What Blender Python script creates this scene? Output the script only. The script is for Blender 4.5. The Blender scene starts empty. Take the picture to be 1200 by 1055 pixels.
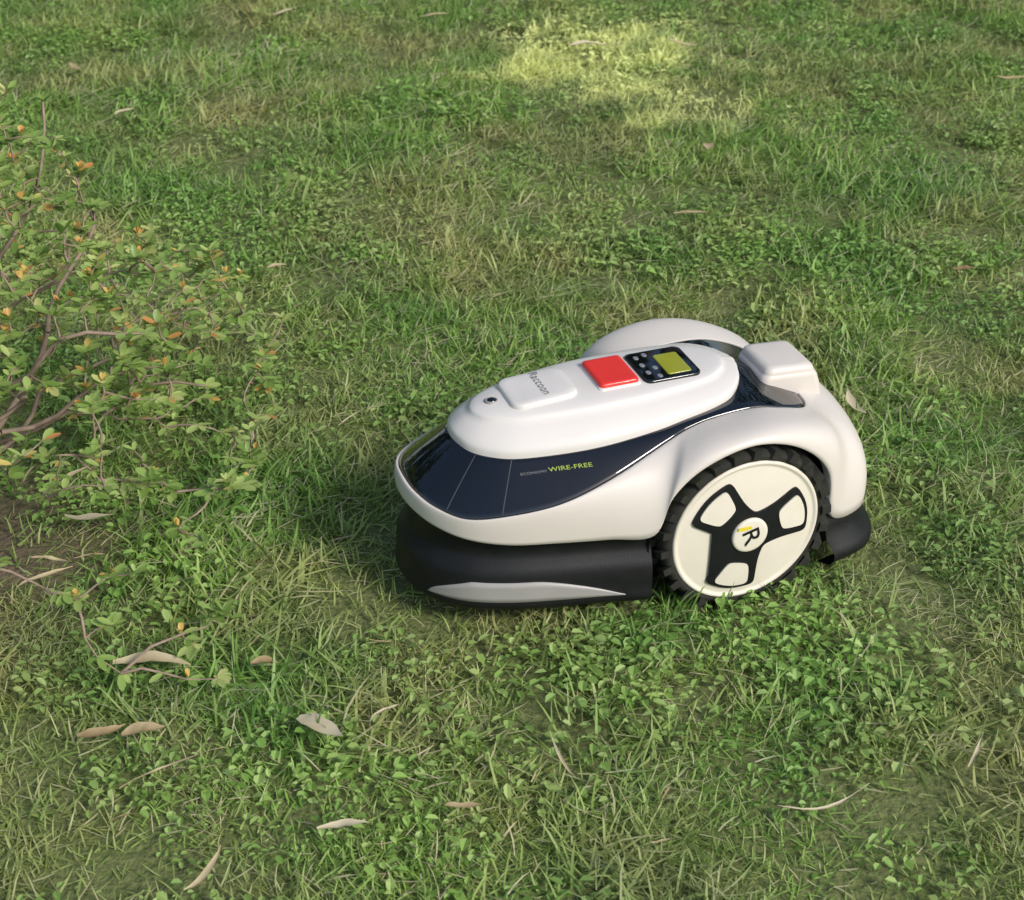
import bpy, bmesh, math, random
import numpy as np
from mathutils import Vector, Matrix, noise
from mathutils.bvhtree import BVHTree
random.seed(7); rng=np.random.default_rng(7)
scene=bpy.context.scene
COL=scene.collection
# ------------------------------------------------------------ helpers
def link(o,parent=None):
    COL.objects.link(o)
    if parent: o.parent=parent
    return o
def mesh_obj(name,verts,faces,mats,parent=None,fmat=None,smooth=True):
    me=bpy.data.meshes.new(name)
    me.from_pydata([tuple(v) for v in verts],[],faces)
    for m in (mats if isinstance(mats,(list,tuple)) else [mats]): me.materials.append(m)
    if fmat is not None: me.polygons.foreach_set('material_index',fmat)
    me.polygons.foreach_set('use_smooth',[smooth]*len(me.polygons))
    me.update()
    return link(bpy.data.objects.new(name,me),parent)
def fixn(o):
    bm=bmesh.new(); bm.from_mesh(o.data); bmesh.ops.remove_doubles(bm,verts=bm.verts,dist=1e-6)
    bmesh.ops.recalc_face_normals(bm,faces=bm.faces); bm.to_mesh(o.data); bm.free()
def mat_new(name):
    m=bpy.data.materials.new(name); m.use_nodes=True
    return m,m.node_tree,m.node_tree.nodes['Principled BSDF']
def N(nt,t,**k):
    n=nt.nodes.new(t)
    for a,b in k.items(): setattr(n,a,b)
    return n
def plastic(name,col,rough,coat=0.0,var=0.06,spec=0.5,bump=0.0,nscale=40,dirt=None):
    m,nt,b=mat_new(name)
    tc=N(nt,'ShaderNodeTexCoord'); no=N(nt,'ShaderNodeTexNoise'); no.inputs['Scale'].default_value=nscale; no.inputs['Detail'].default_value=6
    nt.links.new(tc.outputs['Object'],no.inputs['Vector'])
    r=N(nt,'ShaderNodeValToRGB'); r.color_ramp.elements[0].position=.3; r.color_ramp.elements[1].position=.75
    lo=[c*(1-var) for c in col] if dirt is None else dirt
    r.color_ramp.elements[0].color=(*lo,1); r.color_ramp.elements[1].color=(*col,1)
    nt.links.new(no.outputs['Fac'],r.inputs['Fac']); nt.links.new(r.outputs['Color'],b.inputs['Base Color'])
    mr=N(nt,'ShaderNodeMapRange'); mr.inputs['To Min'].default_value=rough*.85; mr.inputs['To Max'].default_value=rough*1.2
    nt.links.new(no.outputs['Fac'],mr.inputs['Value']); nt.links.new(mr.outputs['Result'],b.inputs['Roughness'])
    b.inputs['Coat Weight'].default_value=coat; b.inputs['Coat Roughness'].default_value=.05
    b.inputs['Specular IOR Level'].default_value=spec
    if bump:
        n2=N(nt,'ShaderNodeTexNoise'); n2.inputs['Scale'].default_value=900
        nt.links.new(tc.outputs['Object'],n2.inputs['Vector'])
        bp=N(nt,'ShaderNodeBump'); bp.inputs['Strength'].default_value=bump; bp.inputs['Distance'].default_value=.0006
        nt.links.new(n2.outputs['Fac'],bp.inputs['Height']); nt.links.new(bp.outputs['Normal'],b.inputs['Normal'])
    return m
M_white=plastic('white_shell_plastic',(.65,.605,.55),.38,coat=.08,var=.04,nscale=9,bump=.12)
M_panel=plastic('white_panel_plastic',(.70,.67,.63),.32,coat=.15,var=.02,nscale=12,bump=.10)
M_glass=plastic('gloss_black_visor',(.003,.004,.006),.010,coat=0.0,var=.1,spec=.95)
M_black=plastic('matte_black_plastic',(.009,.010,.011),.50,var=.3,bump=.4,nscale=60,spec=.30)
M_tyre=plastic('tyre_rubber',(.016,.016,.016),.75,nscale=70,dirt=(.030,.031,.022),bump=.5,spec=.3)
M_silver=plastic('silver_trim',(.34,.33,.315),.38,var=.06)
M_glint_seam=plastic('visor_glint_seam',(.07,.075,.08),.25,var=.06)
M_disc=plastic('wheel_cover_plastic',(.75,.70,.60),.42,nscale=35,dirt=(.70,.655,.545))
M_red=plastic('red_button',(.78,.035,.025),.35,coat=.3,var=.04)
M_lcd=plastic('lcd_screen',(.33,.35,.02),.25,coat=.6,var=.08)
M_yel=plastic('yellow_mark',(.75,.62,.03),.45)
M_grey=plastic('grey_print',(.20,.20,.21),.5)
M_btn=plastic('button_print',(.22,.23,.25),.4)
M_txt=plastic('olive_print',(.36,.47,.07),.5)

# ------------------------------------------------------------ camera
PIT=math.radians(32); CH=1.17
cam=bpy.data.cameras.new('camera'); cam.lens=57; cam.sensor_width=36; cam.clip_end=500; cam.clip_start=.02
cam.dof.use_dof=True; cam.dof.focus_distance=1.9; cam.dof.aperture_fstop=11
co=link(bpy.data.objects.new('camera',cam)); co.location=(0,0,CH); co.rotation_euler=(math.radians(90)-PIT,0,0)
scene.camera=co
def ground(u,v,z=0.0):
    a=(u-600)/1900; t=(527.5-v)/1900
    D=(a,math.cos(PIT)+t*math.sin(PIT),-math.sin(PIT)+t*math.cos(PIT))
    s=(CH-z)/-D[2]
    return (s*D[0],s*D[1])

# ------------------------------------------------------------ MOWER
OX,OY=.2170,1.6677
KY=.886; DW=.020
mower=link(bpy.data.objects.new('robot_lawn_mower',None)); mower.location=(OX,OY,0); mower.rotation_euler=(0,0,math.radians(200))
A=[(.368,0,.139),(.363,.036,.138),(.347,.071,.133),(.318,.102,.127),(.275,.124,.123),(.22,.140,.123),(.165,.153,.123),
   (.1147,.166,.125),(.095,.170,.1745),(.058,.173,.208),(0,.174,.224),(-.058,.173,.208),(-.1005,.170,.166),(-.116,.165,.096),(-.165,.146,.090),(-.188,.09,.088),(-.195,0,.086)]
Mc=[(.370,0,.160),(.365,.036,.159),(.349,.072,.155),(.320,.104,.151),(.278,.127,.157),(.222,.143,.166),(.162,.157,.180),
   (.107,.168,.199),(.080,.172,.224),(.045,.173,.238),(-.01,.173,.242),(-.07,.172,.236),(-.125,.166,.216),(-.160,.157,.190),(-.187,.134,.184),(-.202,.08,.184),(-.207,0,.184)]
C=[(.365,0,.162),(.361,.036,.161),(.346,.071,.157),(.318,.103,.154),(.275,.124,.161),(.217,.138,.173),(.155,.135,.191),
   (.082,.116,.212),(.055,.108,.218),(.02,.103,.223),(-.03,.101,.225),(-.065,.101,.219),(-.10,.092,.207),(-.115,.07,.200),(-.12,.045,.196),(-.122,.022,.196),(-.122,0,.196)]
Dd=[(.306,0,.202),(.303,.02,.202),(.294,.041,.201),(.277,.059,.201),(.250,.075,.202),(.20,.089,.206),(.15,.097,.211),
   (.09,.096,.217),(.05,.090,.221),(.017,.083,.223),(-.010,.073,.225),(-.026,.058,.226),(-.038,.040,.226),(-.043,.025,.226),(-.046,.015,.226),(-.047,.007,.226),(-.048,0,.226)]
def TR(c): return [(x,y*KY,z+.0116*(1-abs(y)/.175)) for x,y,z in c]
A,Mc,C,Dd=TR(A),TR(Mc),TR(C),TR(Dd)
SUB=8
def loop(ctrl):
    """half loop (front centre -> rear centre) mirrored to a closed loop"""
    c=np.array(ctrl,float); n=len(c)
    m=np.array([1,-1,1.])
    ext=np.vstack([c[1]*m,c,c[-2]*m]); out=[]
    for i in range(n-1):
        p0,p1,p2,p3=ext[i],ext[i+1],ext[i+2],ext[i+3]
        for k in range(SUB):
            t=k/SUB
            out.append(.5*((2*p1)+(-p0+p2)*t+(2*p0-5*p1+4*p2-p3)*t*t+(-p0+3*p1-3*p2+p3)*t**3))
    out.append(c[-1]); out=np.array(out)
    mir=(out[1:-1]*m)[::-1]
    return np.vstack([out,mir])
LA,LM,LC,LD=loop(A),loop(Mc),loop(C),loop(Dd)
NL=len(LA); NH=(len(A)-1)*SUB
def inward(L,d):
    c=L.copy(); nx=np.roll(L,-1,0)-np.roll(L,1,0); n=np.stack([nx[:,1],-nx[:,0]],1)
    n/=np.linalg.norm(n,axis=1)[:,None]+1e-9
    ctr=np.array([.08,0]); s=np.sign(((ctr-L[:,:2])*n).sum(1))
    sg=np.sign(s.sum())
    c[:,:2]+=n*sg*d
    return c
def loft(name,rings,mat,closed=True,parent=mower,fm=None,cap=False):
    v=np.vstack(rings); n=len(rings[0]); f=[]
    for r in range(len(rings)-1):
        for i in range(n if closed else n-1):
            j=(i+1)%n; f.append((r*n+i,r*n+j,(r+1)*n+j,(r+1)*n+i))
    if cap: f.append(tuple(range((len(rings)-1)*n,len(rings)*n)))
    o=mesh_obj(name,v,f,mat,parent); fixn(o); return o
# white shell
rings=[]
inn=LA.copy(); inn=inward(inn,.014); rings.append(inn)
r2=inward(LA,.003); r2[:,2]-=.0012; rings.append(r2)
rings.append(LA.copy())
for t in np.linspace(.06,1,16):
    rings.append((1-t)**2*LA+2*t*(1-t)*LM+t*t*LC)
e=inward(LC,.002); e[:,2]-=.0006; rings.append(e)
e=inward(LC,.0028); e[:,2]-=.004; rings.append(e)
loft('shell',rings,M_white)
# gloss visor
LC2=inward(LC,.0035); LC2[:,2]-=.0035
LC3=inward(LC,.0035); LC3[:,2]+=.0002
def vis(t):
    p=(1-t)*LC3+t*LD; p[:,2]+=.0012*4*t*(1-t); return p
rings=[LC2,LC3]+[vis(t) for t in np.linspace(.08,1,12)]
q=LD.copy(); q=inward(q,.01); rings.append(q)
visor=loft('visor',rings,M_glass)
for nm,st in (('a',2.4),('b',3.9)):  # first strip is a painted reflection glint, second marks the side panel boundary
    for sg in(1,-1):
        i=int(st*SUB); rr=[]
        for off in (-.0006,.0006):
            P=[]
            for t in np.linspace(.02,.97,14):
                V_=vis(t); p=V_[(sg*i)%NL].copy(); d=V_[(sg*(i+1))%NL]-V_[(sg*i)%NL]; d/=np.linalg.norm(d); p+=d*off; p[2]+=.0007; P.append(p)
            rr.append(np.array(P))
        loft('visor_glint_seam_'+nm,rr,M_glint_seam,closed=False)
# top panel
def ztop(x):
    z=.2550
    if x>.12: z-= .0065*((x-.12)/.13)**1.6
    return z
prof=[(0,-.003,0),(0,.005,.0),(.012,.0085,0),(.03,.0,1),(.08,0,1),(.16,0,1),(.26,0,1),(.34,0,1),(.36,.0015,1),(.38,.0028,1),(.41,.0032,1),(.5,.0032,1),(.7,.0035,1),(.9,.0035,1),(1,.0035,1)]
rings=[]
for f,dz,mode in prof:
    P=LD.copy()
    for i,p in enumerate(LD):
        s=np.array([(p[0]+.048)/(.307+.048)*.24,0])
        xy=p[:2]*(1-f)+s*f
        if mode:
            base=p[2]+.0085
            ez=1-(1-min(1,f/.75))**2.6
            z=base+(ztop(xy[0])-.0035-base)*ez+dz
        else: z=p[2]+dz
        P[i]=(xy[0],xy[1],z)
    rings.append(P)
panel=loft('top_panel',rings,M_panel)
bvh_panel=BVHTree.FromPolygons([tuple(v.co) for v in panel.data.vertices],[tuple(p.vertices) for p in panel.data.polygons])
bvh_visor=BVHTree.FromPolygons([tuple(v.co) for v in visor.data.vertices],[tuple(p.vertices) for p in visor.data.polygons])
def ptop(x,y):
    h=bvh_panel.ray_cast(Vector((x,y,.5)),Vector((0,0,-1)))
    return h[0].z if h[0] else .25
def rrect(x0,x1,y0,y1,r,n=6):
    pts=[]
    for cx,cy,a0 in((x1-r,y1-r,0),(x0+r,y1-r,90),(x0+r,y0+r,180),(x1-r,y0+r,270)):
        for k in range(n+1):
            a=math.radians(a0+90*k/n); pts.append((cx+r*math.cos(a),cy+r*math.sin(a)))
    return pts
PX=.008
def pad(name,x0,x1,y0,y1,r,h,mat,base=-.003,soft=.002,flat=True,crown=0):
    x0+=PX;x1+=PX
    cx,cy=(x0+x1)/2,(y0+y1)/2; pts=rrect(x0,x1,y0,y1,r)
    z00,zx=ptop(cx,cy),(ptop(x1,cy)-ptop(x0,cy))/(x1-x0)
    def Z(x,y): return z00+zx*(x-cx)
    rings=[]
    for ins,dz in((0,base),(0,h-soft),(soft*.35,h-soft*.35),(soft,h),(soft*3,h+crown*.5),(soft*6,h+crown)):
        k1=max(0,1-ins*2/(x1-x0)); k2=max(0,1-ins*2/(y1-y0))
        rings.append(np.array([((p[0]-cx)*k1+cx,(p[1]-cy)*k2+cy,Z(*p)+dz) for p in pts]))
    return loft(name,rings,mat,cap=True)
pad('logo_pad',.152,.232,-.036,.032,.014,.0040,M_panel,soft=.003,crown=.0006)
pad('stop_button',.079,.127,-.031,.031,.005,.0062,M_red,soft=.0022,crown=-.0004)
pad('button_recess',.0765,.1295,-.0335,.0335,.006,.0016,M_panel)
pad('display_frame',.002,.0735,-.034,.036,.009,.0022,M_glass,soft=.0012)
pad('lcd',.012,.042,-.019,.028,.003,.0032,M_lcd,base=.001,soft=.0006)
for i,(x,y) in enumerate([(.062,-.020),(.062,-.002),(.062,.016),(.050,-.024),(.052,.027),(.05,.008)]):
    pad('key_%d'%i,x-.003,x+.003,y-.004,y+.004,.0028,.0030,M_btn,base=.001,soft=.0004)
def lathe(name,prof,mat,loc=(0,0,0),axis='z',seg=48,parent=mower):
    rings=[]
    for r,h in prof:
        a=np.linspace(0,2*math.pi,seg,endpoint=False)
        if axis=='z': rings.append(np.stack([r*np.cos(a)+loc[0],r*np.sin(a)+loc[1],np.full(seg,h+loc[2])],1))
        else: rings.append(np.stack([r*np.cos(a)+loc[0],np.full(seg,h+loc[1]),r*np.sin(a)+loc[2]],1))
    return loft(name,rings,mat,parent=parent)
zc=ptop(.2476+PX,0)
lathe('sensor_bezel',[(.0075,-.002),(.0075,.001),(.006,.002),(.0055,.001)],M_silver,(.2476+PX,0,zc))
lathe('sensor_bead',[(.0056,.0),(.005,.0018),(.003,.003),(.0005,.0034)],M_glass,(.2476+PX,0,zc))
def text_mesh(s,size,mat,name,spacing=1.0):
    cu=bpy.data.curves.new(name,'FONT'); cu.body=s; cu.size=size; cu.align_x='CENTER'; cu.align_y='CENTER'; cu.space_character=spacing
    o=bpy.data.objects.new('tmp',cu); COL.objects.link(o)
    dg=bpy.context.evaluated_depsgraph_get(); me=bpy.data.meshes.new_from_object(o.evaluated_get(dg))
    bpy.data.objects.remove(o); me.name=name; me.materials.clear(); me.materials.append(mat)
    bm=bmesh.new(); bm.from_mesh(me); bmesh.ops.triangulate(bm,faces=bm.faces); bm.to_mesh(me); bm.free()
    ob=bpy.data.objects.new(name,me); link(ob,mower); return ob
t=text_mesh('Raccoon',.0145,M_grey,'pad_lettering',1.05)
zz=ptop(.192+PX,0)+.0056
for v in t.data.vertices:
    x,y=v.co.x,v.co.y; v.co=Vector((.188+PX-y,-.004+x,zz+(ptop(.23,0)-ptop(.155,0))/.075*(-y)))
def side_text(s,size,cx,cz,mat,name):
    t=text_mesh(s,size,mat,name)
    for v in t.data.vertices:
        x,y=v.co.x,v.co.y
        px=cx-x
        h=bvh_visor.ray_cast(Vector((px,.30,cz+.28+y*1.35+(px-.205)*.29)),Vector((0,-.55,-.835)).normalized())
        if h[0]: v.co=h[0]+h[1].normalized()*.0006*(1 if h[1].z>0 else -1)
        else: v.co=Vector((px,.10,.20))
side_text('WIRE-FREE',.0100,.196,.238,M_txt,'side_lettering')
side_text('ECONOMY',.0058,.236,.236,M_grey,'side_lettering_small')

def front_strip(rings_def,name,mat,s_end=7,idx=None):
    n=int(s_end*SUB)
    ii=list(range(-n,n+1)) if idx is None else idx
    rings=[]
    for d,z in rings_def:
        L=inward(LA,d); P=[]
        for i in ii:
            p=L[i%NL].copy(); p[2]=z if not callable(z) else z(abs(i)/SUB,p); P.append(p)
        rings.append(np.array(P))
    return loft(name,rings,mat,closed=False)
zt=lambda o:(lambda s,p:LA[int(round(s*SUB))][2]+o)
sk=[(.012,zt(.004)),(.0075,zt(-.001)),(.0115,zt(-.008)),(.013,.106),(.011,.097),(.004,.091),(.001,.086),(-.001,.080),(-.002,.066),(-.0025,.050),(-.0040,.0455),(-.003,.041),(.002,.035),(.009,.031),(.02,.029),(.05,.029)]
front_strip(sk,'bumper_skirt',M_black)
inwL=inward(LA,.01)
def silver(sign):
    idx=[sign*i for i in range(int(1.8*SUB),int(6.6*SUB))]
    n=len(idx); rr=[]
    for fr in (0,.03,.25,.5,.75,.97,1):
        P=[]
        for k,i in enumerate(idx):
            t=k/(n-1); hgt=.0265*min(1,(t/.3)**.7)*max(0.02,(1-max(0,(t-.6)/.4)**1.5))
            zb=.0485
            off=.0012 if fr in(0,1) else .0040
            p=inwL[i%NL]; p2=LA[i%NL]; nrm=(p[:2]-p2[:2])/.01
            xy=p2[:2]-nrm*off
            P.append((xy[0],xy[1],zb+hgt*(1-fr)))
        rr.append(np.array(P))
    loft('silver_trim_'+('left' if sign>0 else 'right'),rr,M_silver,closed=False)
silver(1); silver(-1)
i0=int(13*SUB); i1=NL-i0
rd=[]
for d,z in [(.012,.100),(.006,.094),(.004,.080),(.0,.066),(-.010,.056),(-.014,.050),(-.014,.042),(-.008,.034),(.01,.03)]:
    L=inward(LA,d); P=[]
    for i in range(i0-2,i1+3):
        p=L[i].copy(); zz_=z if z<.07 else min(z,LA[i][2]+(z-.09)); p[2]=zz_; P.append(p)
    rd.append(np.array(P))
loft('rear_bumper',rd,M_black,closed=False)
pts=[(.335,.0),(.33,.035),(.305,.068),(.26,.086),(.2,.10),(.125,.105),(.12,.098),(-.12,.098),(-.125,.105),(-.16,.10),(-.18,.05),(-.185,0)]
pts=pts+[(x,-y) for x,y in pts[-2:0:-1]]
loft('chassis',[np.array([(x,y,z) for x,y in pts]) for z in (.028,.03,.13)],M_black,cap=True)
pts2=[(x*.9+.006,y*.93) for x,y in pts]
loft('chassis_core',[np.array([(x,y,z) for x,y in pts2]) for z in (.12,.155)],M_black,cap=True)
for sg in(1,-1):
    rg=[]
    for y,rd_ in((.158,.1165),(.150,.114),(.118,.114),(.1175,.03)):
        rg.append(np.array([(rd_*math.cos(a),sg*(y-DW),.108+rd_*math.sin(a)) for a in np.linspace(math.radians(-10),math.radians(190),40)]))
    loft('wheel_arch_liner',rg,M_black,closed=False)
kb=[]
for z,xf,xr,w,r in((.175,-.074,-.158,.037,.010),(.210,-.067,-.151,.037,.010),(.225,-.070,-.146,.0365,.010),(.2305,-.073,-.142,.0360,.009),(.231,-.0738,-.1412,.0353,.009),(.233,-.0743,-.1408,.0355,.009),(.237,-.076,-.139,.0345,.009),(.2400,-.079,-.135,.032,.008),(.2410,-.084,-.129,.027,.008)):
    k=[]
    for p in rrect(xr,xf,-w,w,r): k.append((p[0],p[1],z+(p[0]+.11)*.06))
    kb.append(np.array(k))
loft('rear_antenna_housing',kb,M_white,cap=True)

# ---------------- wheels
WZ=.107
def dome(r): return .007*(1-(r/.092)**2)
def poly_on_dome(name,pts,y0,thick,mat,parent):
    bm=bmesh.new(); vs=[bm.verts.new((p[0],0,p[1])) for p in pts]
    f=bm.faces.new(vs); bmesh.ops.triangulate(bm,faces=[f])
    for _ in range(3):
        lng=[e for e in bm.edges if e.calc_length()>.010]
        if not lng: break
        bmesh.ops.subdivide_edges(bm,edges=lng,cuts=1); bmesh.ops.triangulate(bm,faces=bm.faces)
    if sum(f.normal.y for f in bm.faces)<0: bmesh.ops.reverse_faces(bm,faces=bm.faces)
    ret=bmesh.ops.extrude_face_region(bm,geom=bm.faces[:])
    for v in ret['geom']:
        if isinstance(v,bmesh.types.BMVert): v.co.y+=thick
    for v in bm.verts:
        v.co.y+=y0+dome(math.hypot(v.co.x,v.co.z))
    bmesh.ops.recalc_face_normals(bm,faces=bm.faces)
    me=bpy.data.meshes.new(name); bm.to_mesh(me); bm.free(); me.materials.append(mat)
    return link(bpy.data.objects.new(name,me),parent)
def smooth_poly(pts,it=3):
    for _ in range(it):
        o=[]
        for i in range(len(pts)):
            a=np.array(pts[i]); b=np.array(pts[(i+1)%len(pts)]); o+= [a*.75+b*.25,a*.25+b*.75]
        pts=o
    return pts
def wheel(sg,phase):
    w=link(bpy.data.objects.new('rear_wheel_'+('left' if sg>0 else 'right'),None),mower)
    w.location=(0,-DW*sg,WZ)
    if sg<0: w.rotation_euler=(0,0,math.pi)
    lathe('tyre',[(.06,.128),(.092,.127),(.100,.130),(.1035,.136),(.1040,.150),(.1035,.164),(.100,.1695),(.096,.1705),(.0925,.169),(.090,.165)],M_tyre,seg=96,parent=w,axis='y')
    vs=[];fs=[]
    nl=26
    for k in range(nl):
        for half,(y0,y1,sh) in enumerate(((.127,.150,0),(.150,.1735,.5))):
            a0=2*math.pi*(k+sh)/nl; da=2*math.pi/nl*.23
            b=len(vs)
            for y in (y0,y1):
                for r in(.099,.1105):
                    for s in(-1,1):
                        tw=.05*(1 if half else -1)*(1 if y==y1 else -1)
                        a=a0+s*da*(1 if r<.105 else .75)+tw
                        rr_=r if not ((y==y1 and half) or (y==y0 and not half)) else r-.0025
                        vs.append((rr_*math.cos(a),y,rr_*math.sin(a)))
            fs+=[(b,b+1,b+3,b+2),(b+4,b+6,b+7,b+5),(b,b+2,b+6,b+4),(b+1,b+5,b+7,b+3),(b+2,b+3,b+7,b+6)]
    mesh_obj('tread_lugs',vs,fs,M_tyre,w,smooth=False)
    pr=[(.0925,.160),(.0925,.1690),(.0915,.1708),(.0897,.1714),(.0878,.1706)]
    for r in (.0865,.084,.08,.07,.06,.05,.035,.02,.008,.001): pr.append((r,.1685+dome(r)))
    lathe('wheel_cover',pr,M_disc,seg=96,parent=w,axis='y')
    star=[]
    for k in range(3):
        ac=phase+k*2*math.pi/3
        for r,da in((.028,-60),(.034,-44),(.046,-33),(.063,-28),(.0745,-26),(.0775,-21),(.0785,0),(.0775,21),(.0745,26),(.063,28),(.046,33),(.034,44)):
            a=ac+math.radians(da); star.append((r*math.cos(a),r*math.sin(a)))
    star=smooth_poly(star,2)
    poly_on_dome('spider',star,.1680,.0032,M_black,w)
    for k in range(3):
        ac=phase+k*2*math.pi/3; pl=[]
        for r,da in((.041,-15),(.041,15),(.047,19),(.062,19),(.070,18.5),(.0725,14),(.0732,0),(.0725,-14),(.070,-18.5),(.062,-19),(.047,-19)):
            a=ac+math.radians(da); pl.append((r*math.cos(a),r*math.sin(a)))
        poly_on_dome('inlay_%d'%k,smooth_poly(pl,2),.1705,.0022,M_disc,w)
    lathe('hub_cap',[(.0225,.172),(.0225,.1795),(.0215,.1810),(.019,.1812),(.001,.1816)],M_disc,seg=48,parent=w,axis='y')
    tm=text_mesh('R',.030,M_black,'hub_letter'); tm.parent=w
    for v in tm.data.vertices:
        x,y=v.co.x*1.25,v.co.y; a=math.radians(-75)
        X=-(x*math.cos(a)-y*math.sin(a)); Z=(x*math.sin(a)+y*math.cos(a))
        v.co=Vector((X,.1824,Z))
    poly_on_dome('hub_mark',[(.000,.0105),(.017,.0105),(.017,.0145),(.000,.0145)],.1756,.0004,M_yel,w)
    return w
def ph(deg): return math.radians(180-deg)
wheel(1,ph(15)); wheel(-1,ph(70))

# ------------------------------------------------------------ GROUND
m_g,nt,b=mat_new('soil_and_thatch')
geo=N(nt,'ShaderNodeNewGeometry')
n1=N(nt,'ShaderNodeTexNoise'); n1.inputs['Scale'].default_value=110; n1.inputs['Detail'].default_value=8
n2=N(nt,'ShaderNodeTexNoise'); n2.inputs['Scale'].default_value=1.3; n2.inputs['Detail'].default_value=4
nt.links.new(geo.outputs['Position'],n1.inputs['Vector']); nt.links.new(geo.outputs['Position'],n2.inputs['Vector'])
r1=N(nt,'ShaderNodeValToRGB'); r1.color_ramp.elements[0].position=.35; r1.color_ramp.elements[1].position=.7
r1.color_ramp.elements[0].color=(.06,.075,.025,1); r1.color_ramp.elements[1].color=(.24,.235,.10,1)
r2=N(nt,'ShaderNodeValToRGB'); r2.color_ramp.elements[0].color=(.11,.18,.04,1); r2.color_ramp.elements[1].color=(.18,.20,.065,1)
mx=N(nt,'ShaderNodeMixRGB'); mx.inputs['Fac'].default_value=.5
nt.links.new(n1.outputs['Fac'],r1.inputs['Fac']); nt.links.new(n2.outputs['Fac'],r2.inputs['Fac'])
nt.links.new(r1.outputs['Color'],mx.inputs['Color1']); nt.links.new(r2.outputs['Color'],mx.inputs['Color2'])
vm=N(nt,'ShaderNodeVectorMath'); vm.operation='DISTANCE'; sx_,sy_=ground(-20,650); vm.inputs[1].default_value=(sx_,sy_,0)
nt.links.new(geo.outputs['Position'],vm.inputs[0])
mr=N(nt,'ShaderNodeMapRange'); mr.inputs['From Min'].default_value=.30; mr.inputs['From Max'].default_value=.06
nt.links.new(vm.outputs['Value'],mr.inputs['Value'])
m2=N(nt,'ShaderNodeMixRGB'); m2.inputs['Color2'].default_value=(.15,.115,.07,1)
nt.links.new(mr.outputs['Result'],m2.inputs['Fac']); nt.links.new(mx.outputs['Color'],m2.inputs['Color1'])
nt.links.new(m2.outputs['Color'],b.inputs['Base Color']); b.inputs['Roughness'].default_value=.95
bp=N(nt,'ShaderNodeBump'); bp.inputs['Strength'].default_value=.8; bp.inputs['Distance'].default_value=.01
nt.links.new(n1.outputs['Fac'],bp.inputs['Height']); nt.links.new(bp.outputs['Normal'],b.inputs['Normal'])
mesh_obj('ground',[(-150,-150,0),(150,-150,0),(150,150,0),(-150,150,0)],[(0,1,2,3)],m_g,smooth=False)

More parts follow.
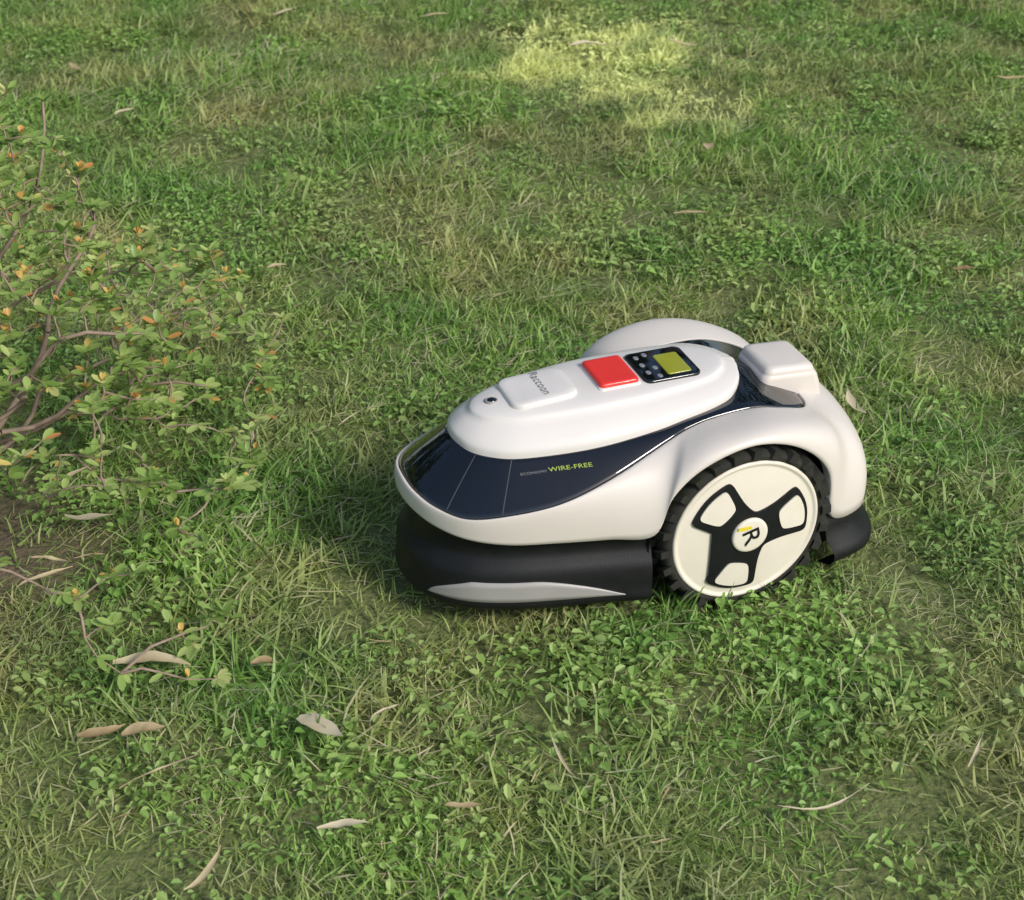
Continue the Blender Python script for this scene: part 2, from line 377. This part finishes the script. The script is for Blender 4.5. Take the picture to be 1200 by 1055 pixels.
# ------------------------------------------------------------ GRASS
def leaf_mat(name,ramp,dryramp,transl=.3,rough=.5,patch=True):
    m,nt,b=mat_new(name)
    at=N(nt,'ShaderNodeAttribute'); at.attribute_name='rnd'
    r=N(nt,'ShaderNodeValToRGB'); cr=r.color_ramp
    while len(cr.elements)>1: cr.elements.remove(cr.elements[-1])
    cr.elements[0].position=ramp[0][0]; cr.elements[0].color=(*ramp[0][1],1)
    for p,c in ramp[1:]: e=cr.elements.new(p); e.color=(*c,1)
    nt.links.new(at.outputs['Fac'],r.inputs['Fac'])
    col=r.outputs['Color']
    if patch:
        geo=N(nt,'ShaderNodeNewGeometry')
        n=N(nt,'ShaderNodeTexNoise'); n.inputs['Scale'].default_value=2.6; n.inputs['Detail'].default_value=6; n.inputs['Roughness'].default_value=.65
        nt.links.new(geo.outputs['Position'],n.inputs['Vector'])
        r2=N(nt,'ShaderNodeValToRGB'); r2.color_ramp.elements[0].position=.44; r2.color_ramp.elements[1].position=.61
        r2.color_ramp.elements[0].color=(0,0,0,1); r2.color_ramp.elements[1].color=(.85,.85,.85,1)
        nt.links.new(n.outputs['Fac'],r2.inputs['Fac'])
        r3=N(nt,'ShaderNodeValToRGB'); r3.color_ramp.elements[0].color=(*dryramp[0],1); r3.color_ramp.elements[1].color=(*dryramp[1],1)
        nt.links.new(at.outputs['Fac'],r3.inputs['Fac'])
        mx=N(nt,'ShaderNodeMixRGB'); nt.links.new(r2.outputs['Color'],mx.inputs['Fac'])
        nt.links.new(col,mx.inputs['Color1']); nt.links.new(r3.outputs['Color'],mx.inputs['Color2'])
        n4=N(nt,'ShaderNodeTexNoise'); n4.inputs['Scale'].default_value=4.5; n4.inputs['Detail'].default_value=4
        va=N(nt,'ShaderNodeVectorMath'); va.operation='ADD'; va.inputs[1].default_value=(13.1,4.7,0)
        nt.links.new(geo.outputs['Position'],va.inputs[0]); nt.links.new(va.outputs[0],n4.inputs['Vector'])
        r4=N(nt,'ShaderNodeValToRGB'); r4.color_ramp.elements[0].position=.38; r4.color_ramp.elements[1].position=.62
        r4.color_ramp.elements[0].color=(.70,.82,.76,1); r4.color_ramp.elements[1].color=(1.0,1.0,1.0,1)
        nt.links.new(n4.outputs['Fac'],r4.inputs['Fac'])
        mu=N(nt,'ShaderNodeMixRGB'); mu.blend_type='MULTIPLY'; mu.inputs['Fac'].default_value=1
        nt.links.new(mx.outputs['Color'],mu.inputs['Color1']); nt.links.new(r4.outputs['Color'],mu.inputs['Color2'])
        col=mu.outputs['Color']
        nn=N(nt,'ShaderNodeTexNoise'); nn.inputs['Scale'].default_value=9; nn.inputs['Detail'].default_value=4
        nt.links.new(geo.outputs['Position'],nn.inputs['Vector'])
        for (px,py,rad,c,amt) in SUN_PATCHES:
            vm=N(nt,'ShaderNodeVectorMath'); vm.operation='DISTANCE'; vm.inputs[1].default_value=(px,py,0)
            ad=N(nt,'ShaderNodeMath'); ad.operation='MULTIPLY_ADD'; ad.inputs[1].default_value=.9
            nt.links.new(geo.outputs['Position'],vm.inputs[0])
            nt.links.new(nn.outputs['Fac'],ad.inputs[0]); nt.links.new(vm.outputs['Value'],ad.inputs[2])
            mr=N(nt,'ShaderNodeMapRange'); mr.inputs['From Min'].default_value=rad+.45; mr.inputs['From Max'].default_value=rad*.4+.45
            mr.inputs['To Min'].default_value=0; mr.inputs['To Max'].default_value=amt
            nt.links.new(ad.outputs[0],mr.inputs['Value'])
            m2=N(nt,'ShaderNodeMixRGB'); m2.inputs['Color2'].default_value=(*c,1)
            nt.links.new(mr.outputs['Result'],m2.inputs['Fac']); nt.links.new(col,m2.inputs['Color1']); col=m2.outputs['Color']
    nt.links.new(col,b.inputs['Base Color']); b.inputs['Roughness'].default_value=rough
    b.inputs['Specular IOR Level'].default_value=.4
    if transl>0:
        tr=N(nt,'ShaderNodeBsdfTranslucent'); nt.links.new(col,tr.inputs['Color'])
        ms=N(nt,'ShaderNodeMixShader'); ms.inputs['Fac'].default_value=transl
        out=nt.nodes['Material Output']
        nt.links.new(b.outputs[0],ms.inputs[1]); nt.links.new(tr.outputs[0],ms.inputs[2]); nt.links.new(ms.outputs[0],out.inputs['Surface'])
    return m
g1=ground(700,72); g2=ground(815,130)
SUN_PATCHES=[(g1[0],g1[1],.30,(.88,.92,.38),.9),(g2[0],g2[1],.18,(.84,.88,.36),.85)]  # pools of sunlight painted into the grass and weed colour
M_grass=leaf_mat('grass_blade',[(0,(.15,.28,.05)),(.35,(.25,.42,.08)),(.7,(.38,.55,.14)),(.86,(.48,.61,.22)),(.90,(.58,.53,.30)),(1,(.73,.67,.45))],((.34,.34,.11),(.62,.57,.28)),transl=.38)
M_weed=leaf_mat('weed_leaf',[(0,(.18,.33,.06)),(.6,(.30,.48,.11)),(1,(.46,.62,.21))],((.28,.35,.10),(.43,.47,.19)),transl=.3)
def build_clump(name,n,R,lmin,lmax,wmin,wmax,leanmin,leanmax,kind='blade',dry=.12):
    V=[];F=[];A_=[]
    for _ in range(n):
        r=R*math.sqrt(random.random()); a=random.random()*6.283; bx,by=r*math.cos(a),r*math.sin(a)
        ph_=random.random()*6.283; dx,dy=math.cos(ph_),math.sin(ph_)
        c=random.random()
        if kind=='blade':
            isdry=c>1-dry
            L=random.uniform(lmin,lmax); w=random.uniform(wmin,wmax)
            lean=math.radians(random.uniform(leanmin,leanmax)); droop=random.uniform(.1,.55)
            if isdry: lean=math.radians(random.uniform(65,88)); w*=.8; droop=.05
            tw=random.uniform(-.9,.9)
            wx,wy=-dy*math.cos(tw)+dx*math.sin(tw),dx*math.cos(tw)+dy*math.sin(tw)
            cv=random.uniform(-.35,.35)*L
            b=len(V); ts=(0,.35,.7,1)
            z0=random.uniform(0,.012) if isdry else 0
            for k,t in enumerate(ts):
                h=L*math.sin(lean)*t**(.9+droop)
                z=z0+L*(math.cos(lean)*t-droop*.45*t*t); z=max(z,.003+.004*t)
                x=bx+dx*h-dy*cv*t*t; y=by+dy*h+dx*cv*t*t
                ww=w*(.8,1,.75,0)[k]*.5
                if k<3: V+= [(x-wx*ww,y-wy*ww,z-.3*ww),(x+wx*ww,y+wy*ww,z+.3*ww)]
                else: V.append((x,y,z))
            F+=[(b,b+1,b+3,b+2),(b+2,b+3,b+5,b+4),(b+4,b+5,b+6)]
            A_+=[.9+.1*random.random()]*7 if isdry else [c*.86/(1-dry)]*7
        else:
            L=random.uniform(lmin,lmax); w=L*random.uniform(.5,.8); z=random.uniform(.008,.028); tilt=random.uniform(-.3,.6)
            b=len(V)
            for (u,s) in((0,0),(.3,.45),(.7,.42),(1,0),(.7,-.42),(.3,-.45)):
                zz=z+L*u*math.sin(tilt)+abs(s)*w*.35-.25*L*u*u
                V.append((bx+dx*L*u*math.cos(tilt)-dy*w*s,by+dy*L*u*math.cos(tilt)+dx*w*s,max(zz,.004)))
            F+=[(b,b+1,b+2,b+3),(b,b+3,b+4,b+5)]
            A_+=[c]*6
    me=bpy.data.meshes.new(name); me.from_pydata(V,[],F)
    at=me.attributes.new('rnd','FLOAT','POINT'); at.data.foreach_set('value',A_)
    me.materials.append(M_grass if kind=='blade' else M_weed)
    me.polygons.foreach_set('use_smooth',[kind=='blade']*len(me.polygons))
    return me
src=bpy.data.collections.new('grass_tufts_source')
specs=[]
for k in range(6): specs.append(('blade',120,.068,.015,.038,.0013,.0027,20,82))
for k in range(3): specs.append(('blade',85,.060,.028,.062,.0017,.0034,22,82))
for k in range(2): specs.append(('dry',85,.068,.022,.050,.0010,.0022,50,86))
for k in range(4): specs.append(('weed',66,.062,.005,.015,0,0,0,0))
for k,(kd,n,R,l0,l1,w0,w1,a0,a1) in enumerate(specs):
    nm='g%02d'%k
    me=build_clump(nm,n,R,l0,l1,w0,w1,a0,a1,'weed' if kd=='weed' else 'blade',dry=.10 if kd=='blade' else .5)
    src.objects.link(bpy.data.objects.new(nm,me))
def vnoise(x,y,s,seed): return noise.noise(Vector((x*s+seed,y*s-seed,seed*.37)))
SOIL=[(ground(35,672),.09),(ground(-60,640),.18)]
P=[];ROT=[];SC=[];ID=[]
ca,sa=math.cos(math.radians(200)),math.sin(math.radians(200))
def inside_mower(x,y):
    dx,dy=x-OX,y-OY; lx=dx*ca+dy*sa; ly=-dx*sa+dy*ca
    if -.17<lx<.33:
        hw=.10
        if lx>.25: hw=.10-(lx-.25)*.8
        if abs(ly)<hw: return 2
        if abs(ly)<hw+.055: return 1
    elif -.23<lx<.38 and abs(ly)<.12: return 1
    return 0
inview=lambda x,y: .8<y<4.4 and abs(x)<.24+.36*y
def scatter(x0,x1,y0,y1,dens,smul,view):
    n=int((x1-x0)*(y1-y0)*dens)
    for _ in range(n):
        x=random.uniform(x0,x1); y=random.uniform(y0,y1)
        if inview(x,y)!=view: continue
        im=inside_mower(x,y)
        if im==2: continue
        rej=False
        for (sx,sy),r in SOIL:
            d=math.hypot(x-sx,y-sy)
            if d<r and random.random()<.75*(1-(d/r)**3): rej=True
        if rej: continue
        nz=vnoise(x,y,5.0,3.1); nw=vnoise(x,y,3.2,9.7); nd=vnoise(x,y,1.8,5.5)
        u=random.random()
        if u<.14+.30*nw: idx=random.randint(11,14)
        elif u>.91-.26*nd: idx=random.randint(9,10)
        elif random.random()<.26+.9*nz: idx=random.randint(6,8)
        else: idx=random.randint(0,5)
        s=random.uniform(.85,1.15)*smul*(1+.35*nz)
        if im==1: s*=.72
        P.append((x,y,-.002)); ROT.append((random.uniform(-.15,.15),random.uniform(-.15,.15),random.random()*6.283)); SC.append(s); ID.append(idx)
scatter(-1.85,1.85,.75,4.45,455,1.0,True)
scatter(-4.0,4.0,-1.0,7,40,1.9,False)
me=bpy.data.meshes.new('lawn_grass'); me.from_pydata(P,[],[])
a=me.attributes.new('rot','FLOAT_VECTOR','POINT'); a.data.foreach_set('vector',[c for r in ROT for c in r])
a=me.attributes.new('scl','FLOAT','POINT'); a.data.foreach_set('value',SC)
a=me.attributes.new('idx','INT','POINT'); a.data.foreach_set('value',ID)
lawn=link(bpy.data.objects.new('lawn_grass',me))
ng=bpy.data.node_groups.new('grass_scatter','GeometryNodeTree')
ng.interface.new_socket(name='Geometry',in_out='INPUT',socket_type='NodeSocketGeometry')
ng.interface.new_socket(name='Geometry',in_out='OUTPUT',socket_type='NodeSocketGeometry')
gi=ng.nodes.new('NodeGroupInput'); go=ng.nodes.new('NodeGroupOutput')
ip=ng.nodes.new('GeometryNodeInstanceOnPoints'); ci=ng.nodes.new('GeometryNodeCollectionInfo')
ci.inputs['Collection'].default_value=src; ci.inputs['Separate Children'].default_value=True; ci.inputs['Reset Children'].default_value=True
def na(name,dt):
    n=ng.nodes.new('GeometryNodeInputNamedAttribute'); n.data_type=dt; n.inputs['Name'].default_value=name
    return [o for o in n.outputs if o.enabled and o.name=='Attribute'][0]
e2r=ng.nodes.new('FunctionNodeEulerToRotation')
ng.links.new(na('rot','FLOAT_VECTOR'),e2r.inputs[0])
ng.links.new(gi.outputs[0],ip.inputs['Points']); ng.links.new(ci.outputs[0],ip.inputs['Instance'])
ip.inputs['Pick Instance'].default_value=True
ng.links.new(na('idx','INT'),ip.inputs['Instance Index'])
ng.links.new(e2r.outputs[0],ip.inputs['Rotation']); ng.links.new(na('scl','FLOAT'),ip.inputs['Scale'])
rz=ng.nodes.new('GeometryNodeRealizeInstances')
ng.links.new(ip.outputs[0],rz.inputs[0]); ng.links.new(rz.outputs[0],go.inputs[0])
md=lawn.modifiers.new('scatter','NODES'); md.node_group=ng
print('CLUMPS',len(P))

# ------------------------------------------------------------ FALLEN LEAVES
M_dead=leaf_mat('dry_bamboo_leaf',[(0,(.30,.20,.09)),(.5,(.52,.42,.24)),(1,(.66,.58,.40))],None,transl=.15,rough=.6,patch=False)
V=[];F=[];AT=[]
def dead_leaf(u,v,L,w,ang,z=.034,curl=.1,c=None):
    x0,y0=ground(u,v,z); ca_,sa_=math.cos(ang),math.sin(ang); b=len(V); n=9; c=random.random() if c is None else c
    bend=random.uniform(-.3,.3); tl=random.uniform(-.15,.15); wob=random.random()*6
    for k in range(n):
        t=k/(n-1); ww=w*.5*(math.sin(math.pi*min(1,(t*.92+.06)))**.65)*(1 if t<.5 else (1-((t-.5)/.5)**2*.75))*(1+.12*math.sin(wob+t*11))
        if t>.99: ww=.0003
        px=(t-.5)*L; py=bend*L*(t-.5)**2*2; zz=z+curl*L*(t-.4)**2+tl*px+.02*L*math.sin(wob+t*7)
        for s in(-1,0,1):
            qy=py+s*ww; V.append((x0+px*ca_-qy*sa_,y0+px*sa_+qy*ca_,zz+abs(s)*ww*.5+random.uniform(-.0008,.0008))); AT.append(min(1,max(0,c+.12*s+random.uniform(-.12,.12))))
    for k in range(n-1):
        for s in range(2):
            i=b+k*3+s; F.append((i,i+1,i+4,i+3))
R_=math.radians
for (u,v,L,w,an,c) in [(180,774,.088,.019,-5,.65),(375,853,.066,.022,-38,.95),(168,856,.045,.018,8,.3),(120,860,.05,.014,20,.15),(403,966,.052,.010,8,.9),(105,608,.06,.012,10,.9),(88,556,.055,.010,60,.6),
   (998,472,.075,.013,98,.95),(830,172,.05,.018,100,.5),(1130,316,.035,.014,-10,0),(88,80,.06,.014,-50,.4),(145,131,.045,.012,40,.7),(325,312,.04,.010,25,.5),
   (810,250,.06,.010,-6,.4),(690,52,.10,.018,20,.9),(800,52,.07,.014,-12,.6),(335,14,.06,.012,30,.8),(510,18,.07,.012,14,.5),(245,1020,.06,.007,65,.5),(655,885,.07,.003,110,.8),(450,832,.05,.004,45,.9),
   (200,895,.11,.003,25,.5),(970,945,.10,.003,15,.9),(1145,880,.05,.004,60,.8),(545,945,.04,.008,0,.3),(1190,92,.08,.012,5,.3),(310,775,.03,.012,10,.1),(50,675,.07,.008,40,.6),(60,655,.05,.006,-10,.6)]:
    dead_leaf(u,v,L,w,R_(an),c=c)
for _ in range(14):
    u=random.uniform(0,800); v=random.uniform(0,1055)
    if 440<u<1050 and 360<v<730: continue
    dead_leaf(u,v,random.uniform(.02,.045),random.uniform(.0015,.003),random.random()*6.28,z=random.uniform(.010,.022),c=random.random()*.6)
o=mesh_obj('fallen_bamboo_leaves',V,F,M_dead); a=o.data.attributes.new('rnd','FLOAT','POINT'); a.data.foreach_set('value',AT)

# ------------------------------------------------------------ SHRUB
random.seed(21)
M_bark=plastic('azalea_bark',(.36,.27,.20),.8,nscale=60,dirt=(.18,.13,.095),bump=.5)
M_leafS=leaf_mat('azalea_leaf',[(0,(.15,.26,.05)),(.4,(.29,.43,.11)),(.75,(.46,.56,.19)),(.88,(.60,.60,.24)),(.93,(.74,.56,.16)),(1,(.62,.28,.10))],None,transl=.36,rough=.38,patch=False)
shrub=link(bpy.data.objects.new('azalea_shrub',None))
BV=[];BF=[]; LV=[];LF=[];LAt=[]
def tube(pts,rad,seg=6):
    b=len(BV); n=len(pts)
    for k in range(n):
        d=(pts[min(k+1,n-1)]-pts[max(k-1,0)]).normalized(); up=Vector((0,0,1)) if abs(d.z)<.9 else Vector((1,0,0))
        s=d.cross(up).normalized(); t=s.cross(d)
        for j in range(seg):
            a=j/seg*6.283; BV.append(tuple(pts[k]+(s*math.cos(a)+t*math.sin(a))*rad[k]))
    for k in range(n-1):
        for j in range(seg):
            BF.append((b+k*seg+j,b+k*seg+(j+1)%seg,b+(k+1)*seg+(j+1)%seg,b+(k+1)*seg+j))
def sleaf(p,d,L,w,c):
    d=d.normalized(); s=d.cross(Vector((0,0,1)))
    if s.length<.1: s=Vector((1,0,0))
    s=s.normalized(); s=(s+Vector((0,0,random.uniform(-.4,.4)))).normalized(); n=s.cross(d); b=len(LV)
    for u,ws in((0,.12),(.3,.42),(.62,.5),(.88,.28),(1,.0)):
        c0=p+d*L*u-n*(-.18*L*u*u) - Vector((0,0,.12*L*u*u))
        for k in(-1,0,1):
            LV.append(tuple(c0+s*k*w*ws+n*abs(k)*w*ws*.3)); LAt.append(c)
    for k in range(4):
        for j in range(2): i=b+k*3+j; LF.append((i,i+1,i+4,i+3))
def whorl(p,d,k0=4,k1=8,warm=.05):
    n=random.randint(k0,k1); base=random.random()*.85
    for k in range(n):
        a=k/n*6.283+random.random()*.5
        side=Vector((math.cos(a),math.sin(a),0)); dd=(d.normalized()*random.uniform(.2,.9)+side)
        L=random.uniform(.009,.022)
        c=min(.90,base*.7+random.random()*.3)
        if random.random()<warm: c=random.uniform(.90,1)
        sleaf(p,dd,L,L*random.uniform(.38,.52),c)
    if random.random()<.07:
        for k in range(4): sleaf(p+Vector((0,0,.004)),Vector((random.uniform(-1,1),random.uniform(-1,1),.8)),.011,.0055,random.uniform(.92,1))
ROOT=Vector((-.80,1.73,0))
def top(x):
    return float(np.interp(x,[-1.3,-1.0,-.8,-.62,-.55,-.47,-.40,-.34,-.30],[.36,.52,.62,.59,.48,.38,.31,.25,.14]))
nodes=[]
def limb(p0,p1,r0,r1,n=6,wob=.02,seg=6,sag=0):
    pts=[];rad=[]
    off=Vector((random.uniform(-1,1),random.uniform(-1,1),random.uniform(-.3,1)))*wob
    off2=Vector((random.uniform(-1,1),random.uniform(-1,1),random.uniform(-1,1)))*wob*.5
    for k in range(n+1):
        t=k/n; q=p0.lerp(p1,t)+off*math.sin(math.pi*t)+off2*math.sin(2*math.pi*t); q.z=max(q.z,.006)
        pts.append(q); rad.append(r0+(r1-r0)*t)
    tube(pts,rad,seg); return pts
for k in range(13):
    if k<8: tgt=Vector((random.uniform(-.58,-.35),random.uniform(1.48,1.98),0)); tgt.z=top(tgt.x)*random.uniform(.4,.92)
    else: tgt=Vector((random.uniform(-1.1,-.60),random.uniform(1.42,2.05),0)); tgt.z=top(tgt.x)*random.uniform(.6,.9)
    s=ROOT+Vector((random.uniform(-.09,.09),random.uniform(-.09,.09),0))
    mid=s.lerp(tgt,.5)+Vector((random.uniform(-.05,.05),random.uniform(-.05,.05),.05))
    r=random.uniform(.0038,.0052)
    a1=limb(s,mid,r,r*.75,6,.026); a2=limb(mid,tgt,r*.75,r*.42,6,.026)
    nodes+= a1[2:]+a2[1:]
    whorl(tgt,tgt-mid)
NT=1000
cand=[]
for k in range(NT):
    x=random.uniform(-1.1,-.31) if random.random()<.35 else random.uniform(-.74,-.31)
    y=random.gauss(1.75,.19)
    edge=1-((y-1.75)/.40)**2
    if edge<=0: continue
    zt_=top(x)*(edge**.45); z=zt_*(random.uniform(.14,1)**.55)
    if noise.noise(Vector((x*9,y*9,z*9)))<-.05: continue
    cand.append(Vector((x,y,max(.03,z))))
cand.sort(key=lambda p:(p-ROOT).length)
for p in cand:
    best=None;bd=9
    for q in nodes:
        d=(q-p).length + (0.10 if q.z>p.z+.01 else 0)
        if d<bd and (q-p).length>.012: bd=d;best=q
    if best is None or bd>.20: continue
    L=(p-best).length
    r0=min(.0026,.0011+L*.012)
    pts=limb(best,p,r0,.0008,4,L*.14,4)
    nodes+=pts[2:]
    d=p-pts[-3]
    whorl(p,d)
    if random.random()<.55: whorl(pts[2],d,2,5)
    if random.random()<.38: whorl(pts[3],d,3,5)
mesh_obj('branches',BV,BF,M_bark,shrub)
o=mesh_obj('leaves',LV,LF,M_leafS,shrub); a=o.data.attributes.new('rnd','FLOAT','POINT'); a.data.foreach_set('value',LAt)

# ------------------------------------------------------------ TREES round the lawn (mirrored in the gloss visor)
M_tb=plastic('tree_bark',(.14,.11,.085),.9,nscale=12,dirt=(.07,.055,.045),bump=.5)
M_tl=leaf_mat('tree_leaf',[(0,(.04,.08,.02)),(.5,(.07,.13,.03)),(1,(.12,.18,.05))],None,transl=.25,patch=False)
def tree(x,y,h,seed):
    global BV,BF
    random.seed(seed); BV=[];BF=[]
    e=link(bpy.data.objects.new('broadleaf_tree',None)); e.location=(x,y,0)
    limb(Vector((0,0,-.05)),Vector((random.uniform(-.2,.2),random.uniform(-.2,.2),h*.8)),h*.03,h*.008,10,.12,10)
    tips=[]
    for k in range(20):
        z=h*random.uniform(.18,.72); a=random.random()*6.283; rr=h*random.uniform(.16,.36)
        p=Vector((rr*math.cos(a),rr*math.sin(a),z+rr*random.uniform(.1,.7)))
        limb(Vector((0,0,z)),p,h*.010,h*.003,6,.08,6); tips.append(p)
    tips.append(Vector((0,0,h*.92)))
    mesh_obj('trunk',BV,BF,M_tb,e)
    v=[];f=[];at=[]
    for p in tips:
        for j in range(7):
            c=p+Vector((random.gauss(0,h*.06),random.gauss(0,h*.06),random.gauss(0,h*.05)))
            sh=random.random()*.6
            for i in range(34):
                q=c+Vector((random.gauss(0,h*.035),random.gauss(0,h*.035),random.gauss(0,h*.028)))
                u_=Vector((random.uniform(-1,1),random.uniform(-1,1),random.uniform(-.6,.6))).normalized()*.10; w_=u_.cross(Vector((random.uniform(-1,1),random.uniform(-1,1),1))).normalized()*.055
                b=len(v); v+=[tuple(q-u_),tuple(q+w_),tuple(q+u_),tuple(q-w_)]; f.append((b,b+1,b+2,b+3)); at+=[sh+random.random()*.4]*4
    o=mesh_obj('crown',v,f,M_tl,e,smooth=False); a=o.data.attributes.new('rnd','FLOAT','POINT'); a.data.foreach_set('value',at)
for i,(x,y,h) in enumerate([(-5.4,3.6,5.5),(-4.6,6.3,6.0),(-2.6,8.4,6.5),(-8.5,2.2,6.5),(1.0,10.5,7.0),(5.5,10.0,7)]): tree(x,y,h,100+i)

# ------------------------------------------------------------ LIGHT
AZ=132; EL=38
w=bpy.data.worlds.new('World'); scene.world=w; w.use_nodes=True
sk_=w.node_tree.nodes.new('ShaderNodeTexSky'); sk_.sky_type='NISHITA'; sk_.sun_disc=False
sk_.sun_elevation=R_(EL); sk_.sun_rotation=R_(AZ); sk_.air_density=1.0; sk_.dust_density=2.0
bg=w.node_tree.nodes['Background']; bg.inputs['Strength'].default_value=.15
w.node_tree.links.new(sk_.outputs[0],bg.inputs[0])
su=bpy.data.lights.new('sun','SUN'); su.energy=2.9; su.angle=R_(15); su.color=(1,.95,.88)
so=link(bpy.data.objects.new('sun',su))
dv=Vector((math.sin(R_(AZ))*math.cos(R_(EL)),math.cos(R_(AZ))*math.cos(R_(EL)),math.sin(R_(EL))))
so.rotation_euler=dv.to_track_quat('Z','Y').to_euler(); so.location=(3,-3,4)
scene.view_settings.view_transform='Standard'; scene.view_settings.look='None'; scene.view_settings.exposure=0
